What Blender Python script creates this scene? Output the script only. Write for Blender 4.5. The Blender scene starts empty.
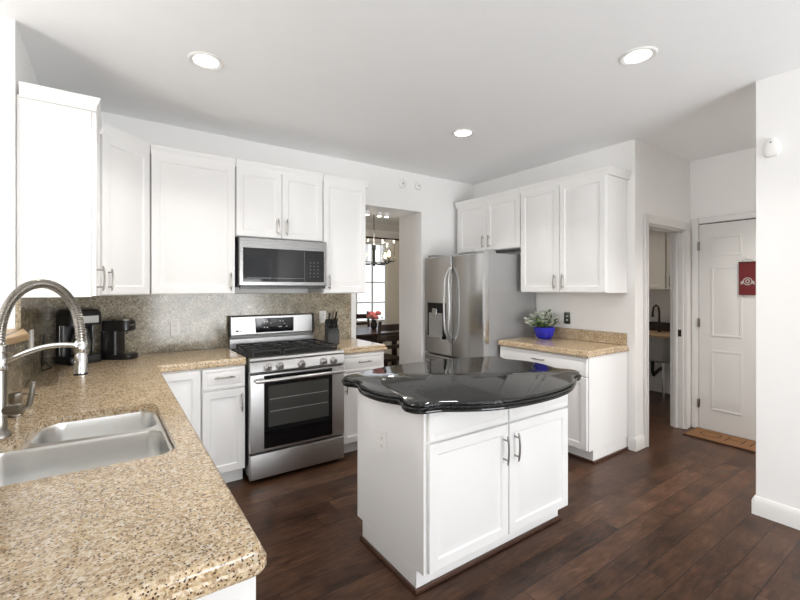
import bpy, bmesh, math, random
from mathutils import Vector, Matrix
random.seed(7)
PI = math.pi
SC = bpy.context.scene
COL = SC.collection

# ------------------------------------------------------------------ camera
cam_d = bpy.data.cameras.new('camera')
cam = bpy.data.objects.new('camera', cam_d); COL.objects.link(cam)
cam.location = (0, 0, 1.4181)
cam.rotation_euler = (PI/2, 0, math.radians(-34.7663))
cam_d.sensor_width = 36; cam_d.lens = 415.16/800*36
cam_d.shift_y = -11.7/800
cam_d.clip_start = 0.05
SC.camera = cam
# ------------------------------------------------------------------ world, light, exposure
W = bpy.data.worlds.new('sky'); SC.world = W; W.use_nodes = True
wn = W.node_tree.nodes; wl = W.node_tree.links
wbg = wn['Background']
wtc = wn.new('ShaderNodeTexCoord'); wsep = wn.new('ShaderNodeSeparateXYZ'); wr = wn.new('ShaderNodeValToRGB')
wl.new(wtc.outputs['Generated'], wsep.inputs[0]); wl.new(wsep.outputs['Z'], wr.inputs[0]); wl.new(wr.outputs[0], wbg.inputs[0])
wr.color_ramp.elements[0].position = 0.0; wr.color_ramp.elements[0].color = (.95, .97, 1, 1)
wr.color_ramp.elements[1].position = 0.6; wr.color_ramp.elements[1].color = (.62, .79, 1, 1)
wbg.inputs[1].default_value = 1.5
def area(name, loc, rot, sx, sy, power, col=(1, 1, 1)):
    d = bpy.data.lights.new(name, 'AREA'); d.shape = 'RECTANGLE'; d.size = sx; d.size_y = sy
    d.energy = power; d.color = col
    o = bpy.data.objects.new(name, d); COL.objects.link(o); o.location = loc; o.rotation_euler = rot
    return o
FILL_COL = (.95, .975, 1.0)
area('rear_door_fill', (2.0, -3.65, .95), (math.radians(138), 0, 0), 2.5, 2.1, 235, FILL_COL)   # added fill at the rear door, aimed +Y and up to brighten the ceiling
area('nook_window_fill', (-3.62, 1.0, 1.1), (math.radians(155), 0, -PI/2), 3.0, 1.9, 105, FILL_COL)   # added fill at the unseen nook window, aimed +X and up
SC.view_settings.view_transform = 'Standard'; SC.view_settings.look = 'None'
SC.view_settings.gamma = 1; SC.view_settings.use_curve_mapping = False
SC.view_settings.exposure = 0.08
SC.cycles.use_denoising = True
SC.cycles.max_bounces = 10; SC.cycles.diffuse_bounces = 6; SC.cycles.transparent_max_bounces = 12
SC.cycles.sample_clamp_indirect = 6

# ------------------------------------------------------------------ materials
def newmat(name):
    m = bpy.data.materials.new(name); m.use_nodes = True
    return m, m.node_tree.nodes, m.node_tree.links, m.node_tree.nodes['Principled BSDF']
def pbr(name, col, rough=.5, metal=0, noise=.03, nscale=8, spec=.5, coat=0, bump=0, bscale=60):
    m, n, l, b = newmat(name)
    b.inputs['Roughness'].default_value = rough; b.inputs['Metallic'].default_value = metal
    b.inputs['Specular IOR Level'].default_value = spec
    b.inputs['Coat Weight'].default_value = coat
    tc = n.new('ShaderNodeTexCoord')
    nt = n.new('ShaderNodeTexNoise'); nt.inputs['Scale'].default_value = nscale; nt.inputs['Detail'].default_value = 4
    l.new(tc.outputs['Object'], nt.inputs['Vector'])
    r = n.new('ShaderNodeValToRGB')
    for i, k in ((0, 1-noise), (1, 1+noise)):
        r.color_ramp.elements[i].color = (min(col[0]*k, 1), min(col[1]*k, 1), min(col[2]*k, 1), 1)
    l.new(nt.outputs['Fac'], r.inputs[0]); l.new(r.outputs[0], b.inputs['Base Color'])
    if bump:
        n2 = n.new('ShaderNodeTexNoise'); n2.inputs['Scale'].default_value = bscale; n2.inputs['Detail'].default_value = 5
        l.new(tc.outputs['Object'], n2.inputs['Vector'])
        bp = n.new('ShaderNodeBump'); bp.inputs['Strength'].default_value = bump; bp.inputs['Distance'].default_value = .01
        l.new(n2.outputs['Fac'], bp.inputs['Height']); l.new(bp.outputs[0], b.inputs['Normal'])
    return m
def brushed(name, col, rough, stretch=(90, 90, 2), amt=.06):
    """stainless steel with fine brushing along one axis"""
    m, n, l, b = newmat(name)
    b.inputs['Metallic'].default_value = 1
    tc = n.new('ShaderNodeTexCoord'); mp = n.new('ShaderNodeMapping'); mp.inputs['Scale'].default_value = stretch
    nt = n.new('ShaderNodeTexNoise'); nt.inputs['Scale'].default_value = 3; nt.inputs['Detail'].default_value = 6
    l.new(tc.outputs['Object'], mp.inputs[0]); l.new(mp.outputs[0], nt.inputs['Vector'])
    r = n.new('ShaderNodeValToRGB')
    for i, k in ((0, .9), (1, 1.08)):
        r.color_ramp.elements[i].color = (min(col[0]*k, 1), min(col[1]*k, 1), min(col[2]*k, 1), 1)
    l.new(nt.outputs['Fac'], r.inputs[0]); l.new(r.outputs[0], b.inputs['Base Color'])
    mr = n.new('ShaderNodeMapRange'); mr.inputs['To Min'].default_value = rough-amt; mr.inputs['To Max'].default_value = rough+amt
    l.new(nt.outputs['Fac'], mr.inputs[0]); l.new(mr.outputs[0], b.inputs['Roughness'])
    bp = n.new('ShaderNodeBump'); bp.inputs['Strength'].default_value = .03; bp.inputs['Distance'].default_value = .002
    l.new(nt.outputs['Fac'], bp.inputs['Height']); l.new(bp.outputs[0], b.inputs['Normal'])
    return m
def emit(name, col, s):
    m, n, l, b = newmat(name)
    b.inputs['Base Color'].default_value = (*col, 1); b.inputs['Emission Color'].default_value = (*col, 1)
    b.inputs['Emission Strength'].default_value = s
    return m
def glass(name, tint=(1, 1, 1), refl=.08):
    m, n, l, b = newmat(name)
    n.remove(b)
    t = n.new('ShaderNodeBsdfTransparent'); t.inputs[0].default_value = (*tint, 1)
    g = n.new('ShaderNodeBsdfGlossy'); g.inputs['Roughness'].default_value = .02
    mx = n.new('ShaderNodeMixShader'); mx.inputs[0].default_value = refl
    l.new(t.outputs[0], mx.inputs[1]); l.new(g.outputs[0], mx.inputs[2]); l.new(mx.outputs[0], n['Material Output'].inputs[0])
    return m
def granite(name, stops, grain=150, rough=.12, patch=(.85, 1.12), fine=.42, spec=.5, specks=.15):
    """crushed grains: every voronoi cell takes one of the stone's colours"""
    m, n, l, b = newmat(name)
    tc = n.new('ShaderNodeTexCoord')
    nz = n.new('ShaderNodeTexNoise'); nz.inputs['Scale'].default_value = 60; nz.inputs['Detail'].default_value = 3
    l.new(tc.outputs['Object'], nz.inputs['Vector'])
    ad = n.new('ShaderNodeVectorMath'); ad.operation = 'MULTIPLY_ADD'
    ad.inputs[1].default_value = (.006, .006, .006)
    l.new(nz.outputs['Color'], ad.inputs[0]); l.new(tc.outputs['Object'], ad.inputs[2])
    cols = []
    for sc in (grain, grain*2.3):
        v = n.new('ShaderNodeTexVoronoi'); v.inputs['Scale'].default_value = sc
        l.new(ad.outputs[0], v.inputs['Vector'])
        s = n.new('ShaderNodeSeparateColor'); l.new(v.outputs['Color'], s.inputs[0])
        r = n.new('ShaderNodeValToRGB'); r.color_ramp.interpolation = 'CONSTANT'
        els = r.color_ramp.elements
        while len(els) < len(stops): els.new(.5)
        for e, (p, c) in zip(els, stops): e.position = p; e.color = (*c, 1)
        l.new(s.outputs[0], r.inputs[0]); cols.append(r)
    mix = n.new('ShaderNodeMix'); mix.data_type = 'RGBA'
    mix.inputs['Factor'].default_value = fine
    l.new(cols[0].outputs[0], mix.inputs['A']); l.new(cols[1].outputs[0], mix.inputs['B'])
    n3 = n.new('ShaderNodeTexNoise'); n3.inputs['Scale'].default_value = 14; n3.inputs['Detail'].default_value = 5
    l.new(tc.outputs['Object'], n3.inputs['Vector'])
    mr = n.new('ShaderNodeMapRange'); mr.inputs['From Min'].default_value = .3; mr.inputs['From Max'].default_value = .7
    mr.inputs['To Min'].default_value = patch[0]; mr.inputs['To Max'].default_value = patch[1]
    l.new(n3.outputs['Fac'], mr.inputs[0])
    sc_ = n.new('ShaderNodeVectorMath'); sc_.operation = 'SCALE'
    v3 = n.new('ShaderNodeTexVoronoi'); v3.inputs['Scale'].default_value = grain*1.15; l.new(tc.outputs['Object'], v3.inputs['Vector'])
    s3 = n.new('ShaderNodeSeparateColor'); l.new(v3.outputs['Color'], s3.inputs[0])
    def mth(op, a, c):
        k = n.new('ShaderNodeMath'); k.operation = op; l.new(a, k.inputs[0])
        if isinstance(c, float): k.inputs[1].default_value = c
        else: l.new(c, k.inputs[1])
        return k.outputs[0]
    spk = mth('MULTIPLY', mth('LESS_THAN', s3.outputs[1], specks), mth('LESS_THAN', v3.outputs['Distance'], .42))
    mx3 = n.new('ShaderNodeMix'); mx3.data_type = 'RGBA'; l.new(spk, mx3.inputs['Factor'])
    l.new(mix.outputs['Result'], mx3.inputs['A']); mx3.inputs['B'].default_value = (.06, .036, .022, 1)
    l.new(mx3.outputs['Result'], sc_.inputs[0]); l.new(mr.outputs[0], sc_.inputs['Scale'])
    l.new(sc_.outputs[0], b.inputs['Base Color'])
    b.inputs['Roughness'].default_value = rough; b.inputs['Specular IOR Level'].default_value = spec
    return m
def planks(name, tones, wid=.127, length=1.25):
    m, n, l, b = newmat(name)
    tc = n.new('ShaderNodeTexCoord'); sp = n.new('ShaderNodeSeparateXYZ'); l.new(tc.outputs['Object'], sp.inputs[0])
    def M(op, a, c=None):
        k = n.new('ShaderNodeMath'); k.operation = op
        for i, v in enumerate((a, c)):
            if v is None: continue
            if isinstance(v, (int, float)): k.inputs[i].default_value = v
            else: l.new(v, k.inputs[i])
        return k.outputs[0]
    yv = M('DIVIDE', sp.outputs['Y'], wid); row = M('FLOOR', yv); fy = M('FRACT', yv)
    wn1 = n.new('ShaderNodeTexWhiteNoise'); wn1.noise_dimensions = '1D'; l.new(row, wn1.inputs['W'])
    xv = M('ADD', M('DIVIDE', sp.outputs['X'], length), M('MULTIPLY', wn1.outputs['Value'], 7.3))
    colm = M('FLOOR', xv); fx = M('FRACT', xv)
    cb = n.new('ShaderNodeCombineXYZ'); l.new(row, cb.inputs[0]); l.new(colm, cb.inputs[1])
    wn2 = n.new('ShaderNodeTexWhiteNoise'); wn2.noise_dimensions = '2D'; l.new(cb.outputs[0], wn2.inputs['Vector'])
    r = n.new('ShaderNodeValToRGB'); els = r.color_ramp.elements
    while len(els) < len(tones): els.new(.5)
    for i, (e, c) in enumerate(zip(els, tones)): e.position = i/(len(tones)-1); e.color = (*c, 1)
    # grain: noise stretched along the plank, shifted from plank to plank
    mp = n.new('ShaderNodeMapping'); mp.inputs['Scale'].default_value = (2.6, 13, 1)
    sh = n.new('ShaderNodeVectorMath'); sh.operation = 'MULTIPLY_ADD'; sh.inputs[1].default_value = (9, 9, 9)
    l.new(wn2.outputs['Color'], sh.inputs[0]); l.new(tc.outputs['Object'], sh.inputs[2]); l.new(sh.outputs[0], mp.inputs[0])
    g = n.new('ShaderNodeTexNoise'); g.inputs['Scale'].default_value = 3.2; g.inputs['Detail'].default_value = 7; g.inputs['Distortion'].default_value = .7
    l.new(mp.outputs[0], g.inputs['Vector'])
    blotch = n.new('ShaderNodeTexNoise'); blotch.inputs['Scale'].default_value = 5; blotch.inputs['Detail'].default_value = 3
    l.new(sh.outputs[0], blotch.inputs['Vector'])
    tone = M('ADD', M('MULTIPLY', wn2.outputs['Value'], .30), M('ADD', M('MULTIPLY', M('SUBTRACT', g.outputs['Fac'], .5), 1.25), M('MULTIPLY', M('SUBTRACT', blotch.outputs['Fac'], .14), .95)))
    l.new(tone, r.inputs[0])
    gap = M('MAXIMUM', M('MAXIMUM', M('LESS_THAN', fy, .018), M('GREATER_THAN', fy, .982)), M('LESS_THAN', fx, .0028))
    mix = n.new('ShaderNodeMix'); mix.data_type = 'RGBA'; l.new(gap, mix.inputs['Factor'])
    l.new(r.outputs[0], mix.inputs['A']); mix.inputs['B'].default_value = (.012, .007, .005, 1)
    l.new(mix.outputs['Result'], b.inputs['Base Color'])
    mr = n.new('ShaderNodeMapRange'); b.inputs['Specular IOR Level'].default_value = .27; mr.inputs['To Min'].default_value = .26; mr.inputs['To Max'].default_value = .46
    l.new(g.outputs['Fac'], mr.inputs[0]); l.new(mr.outputs[0], b.inputs['Roughness'])
    bp = n.new('ShaderNodeBump'); bp.inputs['Strength'].default_value = .25; bp.inputs['Distance'].default_value = .004
    l.new(M('SUBTRACT', g.outputs['Fac'], gap), bp.inputs['Height']); l.new(bp.outputs[0], b.inputs['Normal'])
    return m
M = dict(
    wall=pbr('wall_paint', (.84, .832, .822), .85, noise=.01, spec=.2, bump=.05, bscale=220),
    taupe=pbr('taupe_paint', (.36, .28, .2), .85, noise=.02),
    ceil=pbr('ceiling_paint', (.90, .905, .91), .9, noise=.012, spec=.1, bump=.08, bscale=160),
    white=pbr('cabinet_lacquer', (.81, .802, .792), .42, noise=.008),
    trim=pbr('trim_paint', (.74, .73, .715), .4, noise=.01),
    doorp=pbr('door_paint', (.70, .69, .67), .45, noise=.01),
    beige=pbr('laundry_cabinet_paint', (.62, .57, .5), .5, noise=.02),
    granite=granite('tan_granite', [(0, (.24, .145, .075)), (.14, (.40, .275, .15)), (.36, (.53, .40, .245)), (.66, (.62, .505, .35)), (.86, (.69, .61, .49))], 170, .12, (.9, 1.1), .3, .5, .24),
    splash=granite('tan_granite_dimmed', [(0, (.14, .11, .065)), (.12, (.25, .205, .135)), (.4, (.35, .30, .21)), (.7, (.42, .375, .28)), (.9, (.56, .52, .43))], 110, .12, (.7, 1.2), .3, .4, .13),  # same stone as the counters; its dimmer light is put into greyer grains
    black_granite=granite('black_granite', [(0, (.008, .008, .008)), (.5, (.014, .014, .014)), (.82, (.03, .03, .03)), (.93, (.09, .09, .085))], 260, .06, spec=.38, specks=0.0),
    floor=planks('dark_oak_planks', [(.012, .0058, .0034), (.043, .019, .010), (.078, .036, .019), (.13, .066, .037)]),
    shoe=pbr('shoe_moulding_wood', (.075, .036, .024), .35, noise=.15, nscale=20),
    steel=brushed('stainless_steel', (.58, .585, .59), .2, (40, 40, 1), .05),
    steel_h=brushed('stainless_steel_horizontal', (.53, .525, .52), .38, (2, 90, 90)),
    steel_dark=brushed('dark_stainless', (.23, .225, .22), .28, (2, 90, 90)),
    grey=pbr('grey_metal_paint', (.36, .36, .36), .45, .3, noise=.02),
    sink=pbr('sink_steel', (.9, .9, .89), .27, 1, noise=.03, nscale=12),
    nickel=pbr('brushed_nickel', (.33, .31, .28), .28, 1, noise=.05, nscale=60),
    chrome=pbr('chrome', (.72, .72, .72), .14, 1, noise=.02),
    bronze=pbr('oil_rubbed_bronze', (.05, .04, .035), .35, .8, noise=.1),
    black=pbr('black_plastic', (.012, .012, .013), .3, noise=.1),
    iron=pbr('cast_iron', (.014, .014, .014), .55, noise=.2, bump=.1),
    glassb=pbr('black_glass', (.006, .006, .007), .05, noise=.02, spec=.35),
    ovenglass=pbr('oven_window_glass', (.05, .05, .047), .07, noise=.05),
    plate=pbr('white_plastic', (.8, .79, .77), .35, noise=.01),
    slot=pbr('dark_slots', (.05, .05, .05), .6),
    bamboo=pbr('bamboo_cap', (.38, .25, .13), .4, noise=.2, nscale=30),
    blue=pbr('cobalt_glaze', (.012, .018, .48), .12, noise=.05, coat=.5),
    leaf=pbr('leaf_green', (.09, .15, .05), .5, noise=.35, nscale=40),
    leaf2=pbr('pale_leaf', (.50, .53, .45), .5, noise=.2, nscale=40),
    soil=pbr('potting_soil', (.03, .02, .013), .9, noise=.3),
    red=pbr('red_felt', (.14, .012, .014), .8, noise=.15, nscale=60),
    felt=pbr('grey_felt', (.45, .42, .4), .8, noise=.1),
    coir=pbr('coir_mat', (.20, .095, .036), .95, noise=.3, nscale=150, bump=.5, bscale=300),
    coird=pbr('dark_print', (.05, .024, .012), .95, noise=.2, nscale=100),
    dwood=pbr('espresso_wood', (.035, .02, .014), .3, noise=.3, nscale=14),
    linen=pbr('linen_curtain', (.82, .79, .72), .9, noise=.06, nscale=30),
    pink=pbr('pink_petals', (.72, .2, .2), .6, noise=.3, nscale=60),
    lamp=emit('lamp_lens', (1, .97, .92), 9),
    bulb=emit('warm_bulb', (1, .72, .38), 14),
    icon=pbr('pale_print', (.7, .7, .7), .5, noise=.02),
    led=emit('display_digits', (.75, .9, 1), .8),
    pane=glass('window_pane'), shade=glass('clear_glass_shade', (.96, .96, .95), .12),
    carafe=pbr('carafe_steel', (.45, .44, .42), .2, 1, noise=.04),
    tub=pbr('grey_tub', (.26, .25, .235), .5, noise=.05),
    bark=pbr('bark', (.12, .08, .05), .9, noise=.3),
    grass=pbr('lawn_green', (.10, .17, .05), .95, noise=.4, nscale=3),
)

# ------------------------------------------------------------------ mesh helpers
class MB:
    def __init__(s): s.bm = bmesh.new()
    def face(s, vs):
        try: return s.bm.faces.new(vs)
        except ValueError: return None
    def loops(s, rings, cap0=True, cap1=True, closed=True):
        R = [[s.bm.verts.new(p) for p in r] for r in rings]
        n = len(R[0])
        for a, b in zip(R, R[1:]):
            for i in range(n if closed else n-1):
                j = (i+1) % n
                s.face((a[i], a[j], b[j], b[i]))
        if cap0: s.face(list(reversed(R[0])))
        if cap1: s.face(R[-1])
        return R
    def box(s, x0, x1, y0, y1, z0, z1):
        s.loops([[(x0, y0, z), (x1, y0, z), (x1, y1, z), (x0, y1, z)] for z in (z0, z1)])
        return s
    def prism(s, poly, z0, z1):
        s.loops([[(x, y, z) for x, y in poly] for z in (z0, z1)]); return s
    def cyl(s, p0, p1, r0, r1=None, seg=20):
        return s.tube([p0, p1], [r0, r0 if r1 is None else r1], seg)
    def tube(s, pts, r, seg=12, flat=1.0):
        P = [Vector(p) for p in pts]
        rr = r if isinstance(r, (list, tuple)) else [r]*len(P)
        T = []
        for i in range(len(P)):
            a = P[max(i-1, 0)]; b = P[min(i+1, len(P)-1)]
            T.append((b-a).normalized())
        up = Vector((0, 0, 1)) if abs(T[0].z) < .9 else Vector((1, 0, 0))
        N = (up - T[0]*up.dot(T[0])).normalized()
        rings = []
        for p, t, q in zip(P, T, rr):
            N = (N - t*N.dot(t)).normalized(); B = t.cross(N)
            rings.append([p + N*(math.cos(2*PI*k/seg)*q) + B*(math.sin(2*PI*k/seg)*q*flat) for k in range(seg)])
        s.loops(rings); return s
    def lathe(s, prof, c=(0, 0, 0), seg=32, cap0=True, cap1=True):
        s.loops([[(c[0]+r*math.cos(2*PI*k/seg), c[1]+r*math.sin(2*PI*k/seg), c[2]+z) for k in range(seg)] for r, z in prof], cap0, cap1)
        return s
    def ball(s, c, r, seg=16, rings=10, sc=(1, 1, 1)):
        R = [[(c[0]+r*sc[0]*math.sin(PI*j/rings)*math.cos(2*PI*k/seg), c[1]+r*sc[1]*math.sin(PI*j/rings)*math.sin(2*PI*k/seg), c[2]-r*sc[2]*math.cos(PI*j/rings)) for k in range(seg)] for j in range(1, rings)]
        s.loops(R); return s
    def quad(s, a, b, c, d): s.face([s.bm.verts.new(p) for p in (a, b, c, d)]); return s
    def xform(s, mat): bmesh.ops.transform(s.bm, matrix=mat, verts=s.bm.verts); return s
    def build(s, name, mat, parent=None, bevel=0, smooth=True, ang=.6):
        bm = s.bm
        bmesh.ops.recalc_face_normals(bm, faces=bm.faces)
        if smooth:
            for f in bm.faces: f.smooth = True
            for e in bm.edges:
                if len(e.link_faces) != 2 or e.calc_face_angle(0) > ang: e.smooth = False
        me = bpy.data.meshes.new(name); bm.to_mesh(me); bm.free()
        me.materials.append(mat)
        o = bpy.data.objects.new(name, me); COL.objects.link(o)
        if parent: o.parent = parent
        if bevel:
            md = o.modifiers.new('bevel', 'BEVEL'); md.width = bevel; md.segments = 2
            md.limit_method = 'ANGLE'; md.angle_limit = .7; md.harden_normals = True
        return o
def box(name, mat, parent, x0, x1, y0, y1, z0, z1, bevel=.002):
    return MB().box(x0, x1, y0, y1, z0, z1).build(name, mat, parent, bevel)
def tag(o, label, cat, group=None):
    o['label'] = label; o['category'] = cat
    if group: o['group'] = group
    return o
def thing(name, label, cat, loc=(0, 0, 0), rz=0, group=None):
    o = bpy.data.objects.new(name, None); COL.objects.link(o)
    o.empty_display_size = .1
    o.location = loc; o.rotation_euler = (0, 0, rz)
    return tag(o, label, cat, group)
def struct(o): o['kind'] = 'structure'; return o
def sbox(name, mat, *a, bevel=0): return struct(box(name, mat, None, *a, bevel=bevel))
def dup(root, loc, rz, label, group=None):
    r = root.copy(); COL.objects.link(r); r.location = loc; r.rotation_euler = (0, 0, rz); r['label'] = label
    if group: r['group'] = group
    for ch in list(root.children):
        c = ch.copy(); COL.objects.link(c); c.parent = r
        for g in list(ch.children):
            d = g.copy(); COL.objects.link(d); d.parent = c
    return r
def poly_inset(poly, flags, d):
    """move the flagged edges of a counter-clockwise polygon inwards by d"""
    n = len(poly); out = []
    L = []
    for i in range(n):
        a = Vector(poly[i]); b = Vector(poly[(i+1) % n]); t = (b-a).normalized()
        nn = Vector((-t.y, t.x)); k = d if flags[i] else 0
        L.append((a+nn*k, t))
    for i in range(n):
        (p, t), (q, u) = L[i-1], L[i]
        den = t.x*u.y - t.y*u.x
        if abs(den) < 1e-5: out.append((q.x, q.y)); continue
        s = ((q.x-p.x)*u.y - (q.y-p.y)*u.x)/den
        v = p + t*s; out.append((v.x, v.y))
    return out
def round_poly(poly, rad, seg=6):
    """round the corners listed in rad {index: radius}"""
    out = []; n = len(poly)
    for i, p in enumerate(poly):
        r = rad.get(i, 0)
        if not r: out.append(p); continue
        P = Vector(p); a = (Vector(poly[i-1])-P).normalized(); b = (Vector(poly[(i+1) % n])-P).normalized()
        half = math.acos(max(-1, min(1, a.dot(b))))/2
        t = r/math.tan(half); c = P + (a+b).normalized()*(r/math.sin(half))
        p0 = P+a*t; p1 = P+b*t
        v0 = p0-c; v1 = p1-c
        for k in range(seg+1):
            q = v0.lerp(v1, k/seg).normalized()*r + c
            out.append((q.x, q.y))
    return out
def rrect(x0, x1, y0, y1, r, seg=6):
    return round_poly([(x0, y0), (x1, y0), (x1, y1), (x0, y1)], {0: r, 1: r, 2: r, 3: r}, seg)
def text_mesh(name, body, size, mat, parent, loc, rot, depth=.0008, off=0):
    cu = bpy.data.curves.new(name, 'FONT'); cu.body = body; cu.size = size; cu.extrude = depth; cu.offset = off
    cu.align_x = 'CENTER'; cu.align_y = 'CENTER'
    t = bpy.data.objects.new(name, cu); COL.objects.link(t)
    dg = bpy.context.evaluated_depsgraph_get()
    me = bpy.data.meshes.new_from_object(t.evaluated_get(dg)); me.name = name
    bpy.data.objects.remove(t)
    o = bpy.data.objects.new(name, me); COL.objects.link(o)
    me.materials.clear(); me.materials.append(mat)
    o.parent = parent; o.location = loc; o.rotation_euler = rot
    return o

# ------------------------------------------------------------------ the room
H = 2.7211; YB = 3.7696; XR = 3.7501; YE = 1.8067; XH = 4.8841; XN = 3.3276; YN = .8698; XL = -.386; YBAY = 2.722
sbox('floor', M['floor'], -3.6, 6.5, -3.6, 7.6, -.08, 0)
sbox('ceiling', M['ceil'], -3.6, 6.5, -3.6, 7.6, H, H+.1)
# back wall with the deep opening to the dining room
wb = MB(); wb.box(-.60, 2.065, YB, 4.22, 0, H); wb.box(2.917, 6.4, YB, 4.22, 0, H); wb.box(2.065, 2.917, YB, 4.22, 2.292, H)
struct(wb.build('wall_back', M['wall']))
# left wall behind the corner, then the wall that turns away towards the breakfast nook
wl_ = MB(); wl_.box(-.60, XL, YBAY, YB, 0, H); wl_.box(-3.5, -.60, YBAY, YBAY+.16, 0, H)
struct(wl_.build('wall_left', M['wall']))
# right wall behind the refrigerator, turning at the laundry door
DX0, DX1, DZ = 3.95, 4.735, 2.0
wr_ = MB(); wr_.box(XR, XR+.13, YE, YB, 0, H); wr_.box(XR+.13, DX0, YE, YE+.12, 0, H); wr_.box(DX1, XH, YE, YE+.12, 0, H)
wr_.box(DX0, DX1, YE, YE+.12, DZ, H)
struct(wr_.build('wall_right', M['wall']))
struct(MB().box(XH, XH+.15, -.6, YE+.12, 0, H).build('wall_hall', M['wall']))
struct(MB().box(XN+.12, XH, -.75, -.6, 0, H).build('wall_hall_end', M['wall']))
struct(MB().box(XN, XN+.12, -3.5, YN, 0, H).build('wall_near', M['wall'], None, .004))
# rear and nook walls behind the camera; glazed door and window added for light
rw = MB(); rw.box(-3.5, .7, -3.5, -3.35, 0, H); rw.box(3.25, XN, -3.5, -3.35, 0, H); rw.box(.7, 3.25, -3.5, -3.35, 2.2, H)
struct(rw.build('wall_rear', M['wall']))
nw = MB(); nw.box(-3.5, -3.35, -3.35, -.5, 0, H); nw.box(-3.5, -3.35, 2.5, YBAY, 0, H)
nw.box(-3.5, -3.35, -.5, 2.5, 0, .4); nw.box(-3.5, -3.35, -.5, 2.5, 2.25, H)
struct(nw.build('wall_nook', M['wall']))
def window(name, axis, at, a0, a1, z0, z1, nx, nz):
    """framed window in a plane x=at or y=at"""
    f = MB(); t = .05
    def bx(u0, u1, w0, w1, d=.03):
        if axis == 'y': f.box(u0, u1, at-d, at+d, w0, w1)
        else: f.box(at-d, at+d, u0, u1, w0, w1)
    bx(a0, a0+t, z0, z1); bx(a1-t, a1, z0, z1); bx(a0+t, a1-t, z0, z0+t); bx(a0+t, a1-t, z1-t, z1)
    for i in range(1, nx): u = a0+(a1-a0)*i/nx; bx(u-.012, u+.012, z0+t, z1-t, .02)
    for i in range(1, nz): w = z0+(z1-z0)*i/nz; bx(a0+t, a1-t, w-.012, w+.012, .018)
    o = struct(f.build(name, M['trim']))
    p = MB()
    if axis == 'y': p.box(a0+t, a1-t, at-.004, at+.004, z0+t, z1-t)
    else: p.box(at-.004, at+.004, a0+t, a1-t, z0+t, z1-t)
    p.build('pane', M['pane'], o, smooth=False)
    return o
window('window_added_rear', 'y', -3.42, .7, 3.25, 0.0, 2.2, 2, 1)  # unseen glazed door, added as a light source
window('window_added_nook', 'x', -3.42, -.5, 2.5, .4, 2.25, 3, 1)  # unseen nook window, added to let in fill light
# dining room beyond the opening
dw = MB(); dw.box(1.0, 3.25, 7.2, 7.35, 0, H); dw.box(4.72, 5.2, 7.2, 7.35, 0, H); dw.box(3.25, 4.72, 7.2, 7.35, 0, .72); dw.box(3.25, 4.72, 7.2, 7.35, 2.36, H)
struct(dw.build('wall_dining', M['wall']))
struct(MB().box(5.05, 5.2, 4.22, 7.2, 0, H).build('wall_dining_side', M['taupe']))
struct(MB().box(.9, 1.0, 4.22, 7.35, 0, H).build('wall_dining_far', M['wall']))
window('window_3', 'y', 7.26, 3.25, 4.72, .72, 2.36, 4, 4)
cr = MB(); cr.loops([[(1.0, y, z), (5.05, y, z)] for y, z in ((7.2, 2.60), (7.17, 2.61), (7.10, 2.70), (7.10, 2.72), (7.2, 2.72))], False, False, False)
struct(cr.build('trim_dining_crown', M['trim']))
# laundry room beyond the hall door
lw = MB(); lw.box(6.15, 6.3, YE+.12, 3.77, 0, H); lw.box(XH+.15, 6.3, YE, YE+.12, 0, H)
struct(lw.build('wall_laundry', M['wall']))
# half wall carrying the bar cap beside the sink
sbox('wall_half', M['wall'], -.52, XL, .82, YBAY, 0, 1.19)

# baseboards
def base_profile(L, name):
    """baseboard along segments [(p, q, normal)]"""
    b = MB()
    for (x0, y0), (x1, y1), (nx, ny) in L:
        rings = []
        for x, y in ((x0, y0), (x1, y1)):
            rings.append([(x+nx*d, y+ny*d, z) for d, z in ((0, 0), (.016, 0), (.016, .085), (.011, .1), (.006, .112), (0, .115))])
        b.loops(rings)
    return struct(b.build(name, M['trim']))
base_profile([((XN, -3.35), (XN, YN), (-1, 0)), ((XN-.016, YN), (XN+.12, YN), (0, 1))], 'baseboard_near')
base_profile([((XR, YE), (XR, 1.862), (-1, 0)), ((XR-.016, YE), (3.895, YE), (0, -1))], 'baseboard_right')
base_profile([((XH, .75), (XH, -.6), (-1, 0))], 'baseboard_hall')
# laundry door casing
def casing(name, segs):
    b = MB()
    for s in segs: b.box(*s)
    return struct(b.build(name, M['trim'], None, .006))
cw = .085
casing('trim_1', [(DX0-.05, DX0, YE-.02, YE, 0, DZ+cw), (DX1, DX1+cw+.03, YE-.02, YE, 0, DZ+cw), (DX0, DX1, YE-.02, YE, DZ, DZ+cw),
                  (DX0-.022, DX0-.004, YE-.028, YE-.02, 0, DZ+.022), (DX1+.004, DX1+.022, YE-.028, YE-.02, 0, DZ+.022), (DX0-.022, DX1+.022, YE-.028, YE-.02, DZ+.004, DZ+.022)])
casing('trim_2', [(DX0, DX0+.015, YE, YE+.12, 0, DZ), (DX1-.015, DX1, YE, YE+.12, 0, DZ), (DX0+.015, DX1-.015, YE, YE+.12, DZ-.015, DZ),
                  (DX1-.03, DX1-.015, YE+.05, YE+.085, 0, DZ-.015)])
# strike plate on the laundry jamb
sp = tag(box('strike_plate', M['bronze'], None, DX1-.018, DX1-.0145, YE+.015, YE+.045, .93, 1.0, .0005), 'dark strike plate let into the laundry door jamb', 'strike plate')
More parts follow.
